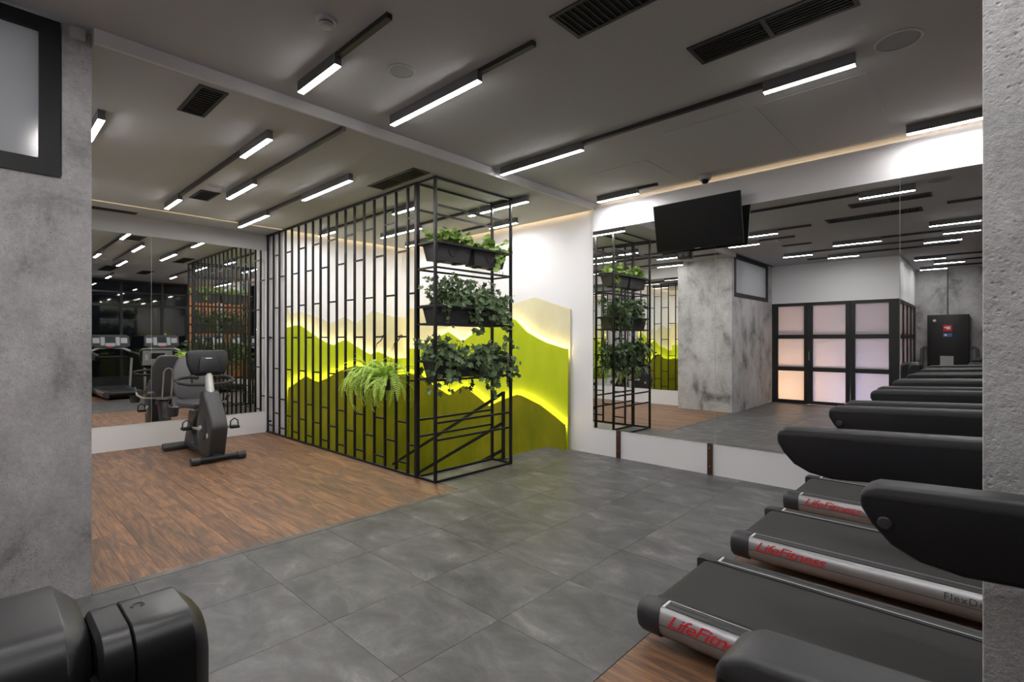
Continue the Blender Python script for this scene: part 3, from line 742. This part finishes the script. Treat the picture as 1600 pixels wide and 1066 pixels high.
# hanging ferns
def frond_mesh(L_, droop, seed):
    rnd = random.Random(seed); mb = MB(); pts = []
    n = 26; p = Vector((0,0,0)); th = rnd.uniform(.75, 1.15)
    for i in range(n+1):
        pts.append(p.copy()); th -= droop/n*(1.3 if i < n*.6 else .6)
        p = p+Vector((math.cos(th), 0, math.sin(th)))*(L_/n)
    mb.tube(pts[::2], [.0022]*len(pts[::2]), 4, cap=False)
    for i in range(2, n+1):
        u = i/n; w_ = .030*math.sin(PI*min(1, u*.9+.08))**.6*(1-.45*u)+.004
        d = (pts[i]-pts[i-1]).normalized(); nrm = Vector((0,1,0)).cross(d)
        for sg in (-1, 1):
            b0 = pts[i]; q = b0+Vector((0, sg*w_, 0))+d*(w_*.35)-nrm*(w_*.12*rnd.random())
            hw = d*(L_/n*.30)
            mid = b0.lerp(q, .55)
            mb.add([b0-hw*.7, b0+hw*.7, mid+hw, q, mid-hw], [(0,1,2,3,4)])
    return mb.mesh('frond', fix=False)
FR = [frond_mesh(rr, dd, 40+i) for i, (rr, dd) in enumerate(((.34,1.7),(.42,2.2),(.48,2.6),(.30,1.2),(.55,2.8),(.38,2.0)))]
def hanging_fern(label, x, seed, kx):
    rnd = random.Random(seed)
    y = YP-.15; z = 1.0
    t = thing('hanging_fern', label, 'plant', (x, y, z), 0, 'hanging ferns on the partition')
    pot = obj('pot', MB().lathe([(.06,-.11),(.075,-.10),(.098,.0),(.105,.004),(.105,.012),(.094,.012),(.088,-.015),(.003,-.015)], (0,0,0), 24).mesh('pot', smooth=True), 'planter_plastic', t)
    hz = EV[1]-z
    hook = [(0, .150, hz-.012), (0, .165, hz+.004), (0, .155, hz+.018), (0, .133, hz+.014), (0, .127, hz-.02), (0, .10, hz-.05), (0, .06, hz-.075)]
    MB().tube([(a+kx, b_, c) for a, b_, c in hook], .006, 7).build('hook', 'black_steel', t, smooth=True)
    for k in range(3):
        a = 2*PI*k/3+.5
        MB().tube([(kx, .06, hz-.075), (.098*math.cos(a), .098*math.sin(a), .01)], .0016, 5).build('hanger_wire', 'cable', t)
    for k in range(84):
        a = rnd.uniform(0, 2*PI)
        if .9 < a < 2.24 and rnd.random() < .6: a += PI
        o = obj('frond', FR[rnd.randrange(6)], 'leaf_fern', t)
        s = rnd.uniform(.65, 1.1); r0 = rnd.uniform(.01, .06)
        o.location = (r0*math.cos(a), r0*math.sin(a), -.01); o.rotation_euler = (rnd.gauss(0,.25), rnd.choice((rnd.uniform(-1.1,-.3), rnd.uniform(-.3,.6))), a); o.scale = (s, s*1.05, s)
    for a, s in ((-2.2, 1.15), (-1.2, .95), (3.6, .9)):
        o = obj('frond', long_frond, 'leaf_fern', t); o.location = (.06*math.cos(a), .06*math.sin(a), 0); o.rotation_euler = (0, .25, a); o.scale = (s*.75, s, s*.9)
    return t
long_frond = frond_mesh(.62, 3.3, 77)
hanging_fern('hanging fern with long trailing frond, second hook out from the rack', -4.88, 11, .02)
hanging_fern('hanging fern on the hook nearest the plant rack', -4.56, 12, .03)

# ------------------------------------------------------------------ treadmills (local x runs from the rear roller to the console)
def arm_mesh(sgn, outer):
    top = [(.612,1.045),(.622,1.068),(.645,1.080),(.70,1.083),(1.17,1.105),(1.75,1.135)]
    bot = [(1.75,.985),(1.17,.948),(.90,.925),(.79,.918),(.72,.928),(.67,.952),(.635,.99),(.615,1.025)]
    poly = top+bot
    return MB().prism(poly, 'y', sgn*.42-.037, sgn*.42+.037).mesh('arm', bevel=.018, seg=4, smooth=True)
def build_treadmill(label, loc, group):
    t = thing('treadmill', label, 'treadmill', loc, 0, group)
    # belt with rounded rear end
    prof = [(.035+.045*(1-math.cos(a)), .150+.045*math.sin(a)) for a in [PI/2*i/5 for i in range(6)]]
    prof = [(.028,.150)]+[(.028+.045*(1-math.cos(PI/2*i/5)), .150+.045*math.sin(PI/2*i/5)) for i in range(1,6)]
    pl = prof+[(1.62,.195),(1.62,.105),(.073,.105)]+[(.028+.045*(1-math.cos(PI/2*i/4)), .150-.045*math.sin(PI/2*i/4)) for i in (3,2,1)]
    MB().prism(pl, 'y', -.262, .262).build('belt', 'belt', t, smooth=True)
    MB().box(.12, 1.9, -.27, .27, .06, .10).build('deck_frame', 'plastic_black', t)
    for sg in (-1, 1):
        pr = [(.278,.190),(.286,.197),(.358,.197),(.372,.190),(.384,.168),(.388,.130),(.378,.088),(.350,.058),(.300,.050),(.278,.050)]
        r_ = MB().prism([(sg*y, z) for y, z in pr], 'x', .105, 1.70).build('side_rail', 'silver', t, smooth=True)
        MB().box(.106, 1.70, min(sg*.3862,sg*.3885), max(sg*.3862,sg*.3885), .1275, .1305).build('seam', 'dark_print', r_)
        fb = MB().box(.125, 1.70, min(sg*.294,sg*.358), max(sg*.294,sg*.358), .1975, .2015).build('foot_board', 'plastic_charcoal', t, bevel=.0015, seg=1)
        MB().box(.05, 1.62, min(sg*.2635,sg*.2885), max(sg*.2635,sg*.2885), .17, .1982).build('belt_gap_shade', 'plastic_black', t)  # black strip standing in for the shade between belt and rail
        ym = sg*.326
        for k in (0,): MB().box(.135, 1.70, ym-.001, ym+.001, .2012, .2022).build('groove', 'plastic_black', fb)
        wl = MB().box(.113, 1.70, min(sg*.2895,sg*.2930), max(sg*.2895,sg*.2930), .1965, .2005).box(.111, .1205, min(sg*.2930,sg*.360), max(sg*.2930,sg*.360), .1965, .2005)
        wl.build('outline_trim', 'white_line', t)
        ec = [(.278,.196),(.300,.203),(.350,.203),(.378,.190),(.393,.160),(.393,.125),(.380,.080),(.352,.052),(.300,.045),(.278,.045)]
        m_ = MB(); n_ = len(ec); vs = []
        for x, kk in ((.0,.86),(.010,.955),(.03,.985),(.106,1.0)):
            cz = .125
            for y, z in ec: vs.append((x, sg*(.278+(y-.278)*(.7+.3*kk)), cz+(z-cz)*kk))
        fs = [tuple(range(n_))]+[tuple(range(3*n_, 4*n_))]
        for i in range(3):
            for j in range(n_): fs.append((i*n_+j, i*n_+(j+1)%n_, (i+1)*n_+(j+1)%n_, (i+1)*n_+j))
        m_.add(vs, fs).build('end_cap', 'plastic_charcoal', t, smooth=True)
        # red lettering on the silver side
        o = obj('lettering', TXT, 'red_print', r_)
        if sg < 0: o.matrix_local = Matrix.Translation((.150, -.3905, .136)) @ Matrix.Rotation(math.radians(80), 4, 'X')
        else: o.matrix_local = Matrix.Translation((.53, .3905, .136)) @ Matrix.Rotation(PI, 4, 'Z') @ Matrix.Rotation(math.radians(80), 4, 'X')
        if sg < 0:
            o = obj('lettering', TXT2, 'dark_print', r_); o.matrix_local = Matrix.Translation((1.02, -.3905, .142)) @ Matrix.Rotation(math.radians(78), 4, 'X')
        MB().bar((1.72, sg*.40, .06), (1.58, sg*.425, 1.02), .05, .085, up=(1,0,0)).build('upright', 'silver_paint', t, bevel=.012, seg=3)
        a = obj('arm', ARM[sg], 'plastic_black', t); obj('top_pad', CAP[sg], 'plastic_charcoal', a)
        for (x, z) in ((.66, 1.0), (1.03, .965)):
            MB().lathe([(.014,-sg*-.002),(.014,-sg*.003),(.011,-sg*.0045),(.002,-sg*.005)], (x, sg*(.42-.037), z), 16, 'y').build('bolt', 'plastic_charcoal', a)
    MB().tube([(.0+.05,-.28,.15),(.05,.28,.15)], .022, 12).build('rear_roller', 'plastic_black', t, smooth=True)
    # motor cover
    mc = [(1.58,.20),(1.64,.225),(1.80,.24),(1.95,.225),(2.03,.17),(2.05,.10),(2.03,.05),(1.58,.05)]
    MB().prism(mc, 'y', -.385, .385).build('motor_cover', 'plastic_charcoal', t, bevel=.02, seg=3)
    for sg in (-1, 1): MB().lathe([(.03,0),(.03,.04),(.02,.055)], (1.9, sg*.3, 0), 12).build('foot', 'rubber', t)
    # cross bar and console
    MB().tube([(1.60,-.42,1.03),(1.70,-.40,1.14),(1.74,-.25,1.21),(1.75,0,1.235),(1.74,.25,1.21),(1.70,.40,1.14),(1.60,.42,1.03)], .030, 10).build('cross_bar', 'silver_paint', t, smooth=True)
    MB().bar((1.72,-.40,.98), (1.72,.40,.98), .05, .07).build('grip_bar', 'plastic_black', t, bevel=.012, seg=3)
    cn = obj('console', MB().prism([(-.42,0),(-.40,.27),(-.34,.31),(.34,.31),(.40,.27),(.42,0),(.30,-.05),(-.30,-.05)], 'x', -.03, .05).mesh('console', bevel=.018, seg=3), 'plastic_charcoal', t)
    cn.matrix_local = Matrix.Translation((1.74,0,1.26)) @ Matrix.Rotation(math.radians(14), 4, 'Y')
    for (y0, y1, z0, z1, mm_) in ((-.36,-.22,.08,.22,'screen_light'),(-.20,-.115,.02,.24,'screen_light'),(-.10,.10,.10,.25,'screen_dark'),(.115,.20,.02,.24,'screen_light'),(.22,.36,.08,.22,'screen_light'),(-.10,.10,.0,.08,'screen_light')):
        MB().box(-.033, -.0295, y0, y1, z0, z1).build('display', mm_, cn)
    MB().box(-.05, -.03, -.05, .05, -.05, -.015).build('stop_key', 'red_plastic', cn, bevel=.004)
    return t
TXT = text_mesh('lettering', 'LifeFitness', .078, .42, .0065, .0006, .92)
TXT2 = text_mesh('lettering', 'FlexDeck', .038, .0, .004, .0005, 1.15)
for me_, L_ in ((TXT, .372), (TXT2, .20)):
    xs = [v.co.x for v in me_.vertices]; k = L_/(max(xs)-min(xs)); x0 = min(xs)
    kz = .75 if me_ is TXT else 1
    for v in me_.vertices: v.co.x = (v.co.x-x0)*k; v.co.y *= k*kz if me_ is TXT else k
def cap_mesh(sgn):
    top = [(.6105,1.045),(.621,1.0695),(.645,1.0815),(.70,1.0845),(1.17,1.1065),(1.75,1.1365)]
    bot = [(1.75,1.098),(1.17,1.068),(.70,1.046),(.64,1.043)]
    return MB().prism(top+bot, 'y', sgn*.42-.0382, sgn*.42+.0382).mesh('top_pad', bevel=.010, seg=3, smooth=True)
CAP = {-1: cap_mesh(-1), 1: cap_mesh(1)}
ARM = {-1: arm_mesh(-1, True), 1: arm_mesh(1, True)}
G = 'row of black treadmills'
tm = build_treadmill('black treadmill with silver side rails beside the rough column', (-1.185, 2.50, 0), G)
for lab, x, y in (('black treadmill with silver side rails, middle of the row between column and mirror', -1.175, 3.64),
                  ('black treadmill with silver side rails pushed against the mirror wall', -1.185, 4.80),
                  ('treadmill on the glass-door side of the rough column, arm reaching across it', -.825, .99),
                  ('treadmill standing beside the glazed bulkhead corner', -.825, -1.95)):
    c = copy_tree(tm); c.location = (x, y, 0); c['label'] = lab
# ------------------------------------------------------------------ recumbent bike (local +x is the console end)
bk_ = thing('recumbent_bike', 'black and silver recumbent exercise bike on the wood floor', 'exercise bike', (-7.66, 1.945, 0), math.radians(1.0))
def part_(mb, name, m, p=bk_, **k): return mb.build(name, m, p, **k)
ff = part_(MB().tube([(1.17,-.235,.045),(1.17,.235,.045)], .036, 12), 'front_foot', 'plastic_black', smooth=True)
for sg in (-1, 1): part_(MB().tube([(1.17,sg*.20,.045),(1.17,sg*.285,.045)], .044, 14), 'foot_cap', 'plastic_charcoal', smooth=True)
part_(MB().prism([(-.05,.0),(.07,.0),(.07,.05),(.02,.09),(-.03,.09)], 'y', -.28, .28), 'rear_foot', 'plastic_charcoal', bevel=.012, seg=2)
part_(MB().bar((.02,0,.06),(1.15,0,.06), .10, .05), 'base_beam', 'plastic_charcoal', bevel=.01)
sh = [(.80,.80),(.875,.815),(.93,.79),(1.17,.50),(1.215,.40),(1.20,.33),(1.12,.06),(1.06,.035),(.78,.05),(.70,.16),(.655,.34),(.70,.50)]
s_ = part_(MB().prism(sh, 'y', -.088, .088), 'shroud', 'plastic_charcoal', bevel=.026, seg=4, smooth=True)
for sg in (-1, 1):
    MB().lathe([(.15,0),(.15,sg*.006),(.13,sg*.010),(.02,sg*.012)], (.88,sg*.088,.37), 28, 'y').build('hub_disc', 'plastic_dark', s_, smooth=True)
    lg = MB().lathe([(.030,0),(.030,sg*.003),(.022,sg*.0035),(.022,0)], (1.06,sg*.0885,.30), 24, 'y')
    lg.build('emblem_ring', 'logo_white', s_)
    MB().bar((1.06,sg*.0905,.285),(1.06,sg*.0905,.32), .005, .004).bar((1.06,sg*.0905,.30),(1.048,sg*.0905,.285), .005,.004).bar((1.06,sg*.0905,.30),(1.072,sg*.0905,.285), .005,.004).build('emblem_figure', 'logo_white', s_)
# rear body
rb = [(.42,.56),(.56,.56),(.60,.50),(.44,.40),(.36,.24),(.40,.12),(.70,.10),(.70,.05),(.06,.05),(.10,.16),(.20,.34),(.26,.52)]
r_ = part_(MB().prism(rb, 'y', -.06, .06), 'rear_body', 'plastic_charcoal', bevel=.018, seg=3, smooth=True)
rt = text_mesh('rear_lettering', 'LifeFitness', .05, .42, .010, .0005, .8)
o = obj('lettering', rt, 'red_print', r_); o.matrix_local = Matrix.Translation((.30,-.0612,.44)) @ Matrix.Rotation(PI/2, 4, 'X') @ Matrix.Rotation(-.9, 4, 'Z') @ Matrix.Scale(.75, 4)
part_(MB().bar((.30,0,.56),(.78,0,.44), .075, .05), 'seat_rail', 'silver_paint', bevel=.01)
part_(MB().box(.33,.58,-.09,.09,.54,.585), 'seat_carriage', 'silver_paint', bevel=.008)
part_(MB().box(.55,.63,-.035,.035,.545,.59), 'adjust_lever', 'red_plastic', bevel=.006)
seat = MB().prism([(-.21,.0),(-.19,.17),(-.12,.36),(.12,.36),(.19,.17),(.21,0),(.17,-.06),(-.17,-.06)], 'z', -.035, .035)
so = part_(seat, 'seat', 'upholstery', bevel=.022, seg=3, smooth=True); so.matrix_local = Matrix.Translation((.28,0,.628)) @ Matrix.Rotation(-PI/2, 4, 'Z') @ Matrix.Rotation(-.06, 4, 'X')
bs = MB().prism([(-.16,0),(-.20,.12),(-.195,.36),(-.13,.51),(-.08,.535),(.08,.535),(.13,.51),(.195,.36),(.20,.12),(.16,0),(.10,-.03),(-.10,-.03)], 'x', -.035, .035)
bo = part_(bs, 'backrest', 'upholstery', bevel=.022, seg=3, smooth=True); bo.matrix_local = Matrix.Translation((.20,0,.675)) @ Matrix.Rotation(-.24, 4, 'Y')
MB().box(.034, .040, -.012, .012, .16, .36).build('lumbar_groove', 'plastic_black', bo)
MB().tube([(-.05,-.055,-.08),(-.05,-.055,.30),(-.055,-.035,.345),(-.055,0,.36),(-.055,.035,.345),(-.05,.055,.30),(-.05,.055,-.08)], .011, 10).build('back_hoop', 'silver_paint', bo, smooth=True)
for sg in (-1, 1):
    part_(MB().tube([(.30,sg*.10,.57),(.34,sg*.26,.575),(.42,sg*.31,.62),(.50,sg*.315,.68)], .013, 10), 'seat_handle', 'silver_paint', smooth=True)
    part_(MB().tube([(.46,sg*.313,.645),(.54,sg*.318,.72)], .018, 10), 'hand_grip', 'rubber', smooth=True)
part_(MB().lathe([(.055,.50),(.062,.53),(.066,.60),(.060,.60),(.055,.53),(.002,.51)], (.56,-.31,0), 20), 'cup_holder', 'plastic_charcoal', smooth=True)
# mast, handlebar, console
part_(MB().tube([(.88,0,.77),(.83,0,.92),(.79,0,1.06)], [.048,.046,.044], 16), 'mast', 'silver_paint', smooth=True)
hb = [(.74,-.09,.955),(.66,-.15,.965),(.64,-.25,.955),(.68,-.305,.935),(.77,-.30,.91),(.81,-.20,.885),(.83,0,.875),(.81,.20,.885),(.77,.30,.91),(.68,.305,.935),(.64,.25,.955),(.66,.15,.965),(.74,.09,.955)]
part_(MB().tube(hb, .019, 10), 'handlebar', 'rubber', smooth=True)
cn = MB().prism([(-.185,-.13),(-.22,-.02),(-.225,.12),(-.19,.155),(.19,.155),(.225,.12),(.22,-.02),(.185,-.13),(.12,-.155),(-.12,-.155)], 'x', -.03, .035)
co = part_(cn, 'console', 'plastic_black', bevel=.02, seg=3, smooth=True); co.matrix_local = Matrix.Translation((.78,0,1.135)) @ Matrix.Rotation(-.22, 4, 'Y')
MB().prism([(-.12,-.13),(-.10,.04),(-.085,.062),(.085,.062),(.10,.04),(.12,-.13)], 'x', .03, .062).build('rear_pod', 'plastic_black', co, bevel=.012, seg=3)
MB().box(.0615,.0635,-.035,.035,.041,.051).build('rear_badge', 'logo_white', co)
MB().box(-.034,-.029,-.19,.19,-.10,.13).build('face_plate', 'screen_light', co)
MB().box(-.036,-.0335,-.09,.09,.0,.09).build('display', 'screen_dark', co)
MB().box(-.036,-.0335,-.16,-.12,-.02,.07).build('key_panel', 'logo_white', co); MB().box(-.036,-.0335,.12,.16,-.02,.07).build('key_panel', 'print_green', co)
# cranks and pedals
for sg, a in ((-1, PI*1.02), (1, .02)):
    cxp, czp = .88+.165*math.cos(a), .37+.165*math.sin(a)
    MB().lathe([(.034,0),(.034,sg*.02),(.022,sg*.03),(.004,sg*.032)], (.88,sg*.098,.37), 18, 'y').build('crank_hub', 'silver_paint', bk_, smooth=True)
    part_(MB().bar((.88,sg*.122,.37),(cxp,sg*.15,czp), .016,.03), 'crank', 'silver_paint', bevel=.004)
    pd = part_(MB().box(cxp-.055,cxp+.055,min(sg*.155,sg*.255),max(sg*.155,sg*.255),czp-.018,czp+.012), 'pedal', 'plastic_black', bevel=.006)
    MB().tube([(cxp+.01,sg*.16,czp+.01),(cxp+.01,sg*.165,czp+.07),(cxp+.01,sg*.205,czp+.10),(cxp+.01,sg*.245,czp+.07),(cxp+.01,sg*.25,czp+.01)], .008, 8).build('strap', 'rubber', pd, smooth=True)

# ------------------------------------------------------------------ twin housing machine beside the photographer
mc = thing('cardio_machine', 'black cardio machine with two rounded housings, before the concrete pier', 'exercise machine', (-.90, .02, 0))
def shell(name, x0, x1, secs, z0, z1, m, fr, fb):
    """rounded-top housing lofted along y; secs = (y, inset)"""
    vs = []; n = 0
    for y, k in secs:
        prof = []
        X0, X1, Z1 = x0+k, x1-k, z1-k
        for i in range(9):
            a = PI/2*i/8; prof.append((X1-fr+fr*math.cos(a), Z1-fr+fr*math.sin(a)))
        for i in range(9):
            a = PI/2+PI/2*i/8; prof.append((X0+fb+fb*math.cos(a), Z1-fb+fb*math.sin(a)))
        prof += [(X0, z0), (X1, z0)]; n = len(prof)
        vs += [(px, y, pz) for px, pz in prof]
    fs = [tuple(range(n)), tuple(range((len(secs)-1)*n, len(secs)*n))]
    for i in range(len(secs)-1):
        for j in range(n): fs.append((i*n+j, i*n+(j+1)%n, (i+1)*n+(j+1)%n, (i+1)*n+j))
    o = MB().add(vs, fs).build(name, m, mc, smooth=True)
    o.data.set_sharp_from_angle(angle=math.radians(25))
    return o
a_ = shell('end_housing', -.038, .128, [(.122, .0015), (.1235, 0), (.186, 0), (.188, .0008), (.206, .018), (.207, .020)], .60, 1.032, 'plastic_gloss', .045, .055)
b2 = shell('collar', -.038, .128, [(.086, .006), (.090, .001), (.0915, 0), (.119, 0), (.1205, .0015)], .60, 1.032, 'plastic_gloss', .045, .055)
MB().box(-.020,.110,.080,.088,.6,.985).build('gap_shade', 'vent_cavity', mc)  # near-black block keeps the gap between housings dark, in place of shade
c_ = shell('main_housing', -.150, .118, [(-.35, .03), (-.33, 0), (.058, 0), (.060, .0008), (.082, .020), (.0845, .022)], .55, 1.047, 'plastic_gloss', .065, .075)
MB().tube([(.036+.0075*math.cos(a), .139+.0075*math.sin(a), 1.0322) for a in [.3+i*.5 for i in range(11)]], .0011, 5).build('emblem', 'dark_print', a_)
MB().bar((-.02,-.10,.08),(-.02,-.10,.58), .12, .16).build('column', 'plastic_charcoal', mc, bevel=.02)
MB().box(-.30,.26,-.32,.12,.02,.09).build('base', 'plastic_black', mc, bevel=.02)
for x in (-.24,.20):
    for y in (-.26,.06): MB().lathe([(.03,0),(.03,.015),(.02,.022)], (x,y,0), 12).build('foot', 'rubber', mc)

# ------------------------------------------------------------------ fire cabinet corner
fc = thing('fire_cabinet', 'tall black fire hose cabinet with red and blue signs', 'cabinet', (-.675, -5.2, 0))
MB().box(-.372,.372,0,.22,.02,2.015).build('body', 'black_frame', fc, bevel=.004)
d = MB().box(-.30,.365,.2205,.235,.05,2.0).build('door', 'black_frame', fc, bevel=.003)
MB().box(-.14,.10,.2355,.238,.55,1.05).build('window_pane', 'screen_light', d)
s1 = MB().box(-.085,.075,.2355,.238,1.62,1.78).build('hose_sign', 'sign_red', d)
MB().box(-.025,.045,.238,.2395,1.67,1.74).prism([(-.075,1.715),(-.045,1.74),(-.045,1.69)], 'y', .238, .2395).box(-.047,-.02,.238,.2395,1.705,1.725).build('hose_symbol', 'sign_white', s1)
s2 = MB().box(-.085,.075,.2355,.238,1.50,1.58).build('notice_sign', 'sign_blue', d); MB().box(-.06,-.02,.238,.2395,1.52,1.56).build('notice_symbol', 'sign_white', s2)
s3 = MB().box(-.10,.03,.2355,.238,.42,.54).build('hose_sign', 'sign_red', d); MB().box(-.03,.03,.238,.2395,.44,.52).build('hose_symbol', 'sign_white', s3)
MB().lathe([(.03,0),(.03,.012),(.02,.016)], (-.24,.235,1.88), 20, 'y').build('round_lock', 'sign_white', d)
tag(MB().tube([(-1.055,-5.1,1.25),(-1.12,-5.1,1.25),(-1.155,-5.1,1.21),(-1.155,-5.1,0)], .032, 12).build('standpipe', 'pipe_grey', smooth=True), 'grey standpipe elbowing into the fire cabinet', 'pipe')
tag(MB().tube([(-.295,-5.1,1.25),(-.20,-5.1,1.25),(-.17,-5.1,1.21),(-.17,-5.1,0)], .03, 12).build('return_pipe', 'pipe_grey', smooth=True), 'grey pipe on the window side of the fire cabinet', 'pipe')
tag(MB().tube([(-.69,-5.18,2.02),(-.69,-5.18,3.1)], .012, 8).build('conduit', 'pipe_grey', smooth=True), 'thin vertical conduit rising above the fire cabinet', 'conduit')
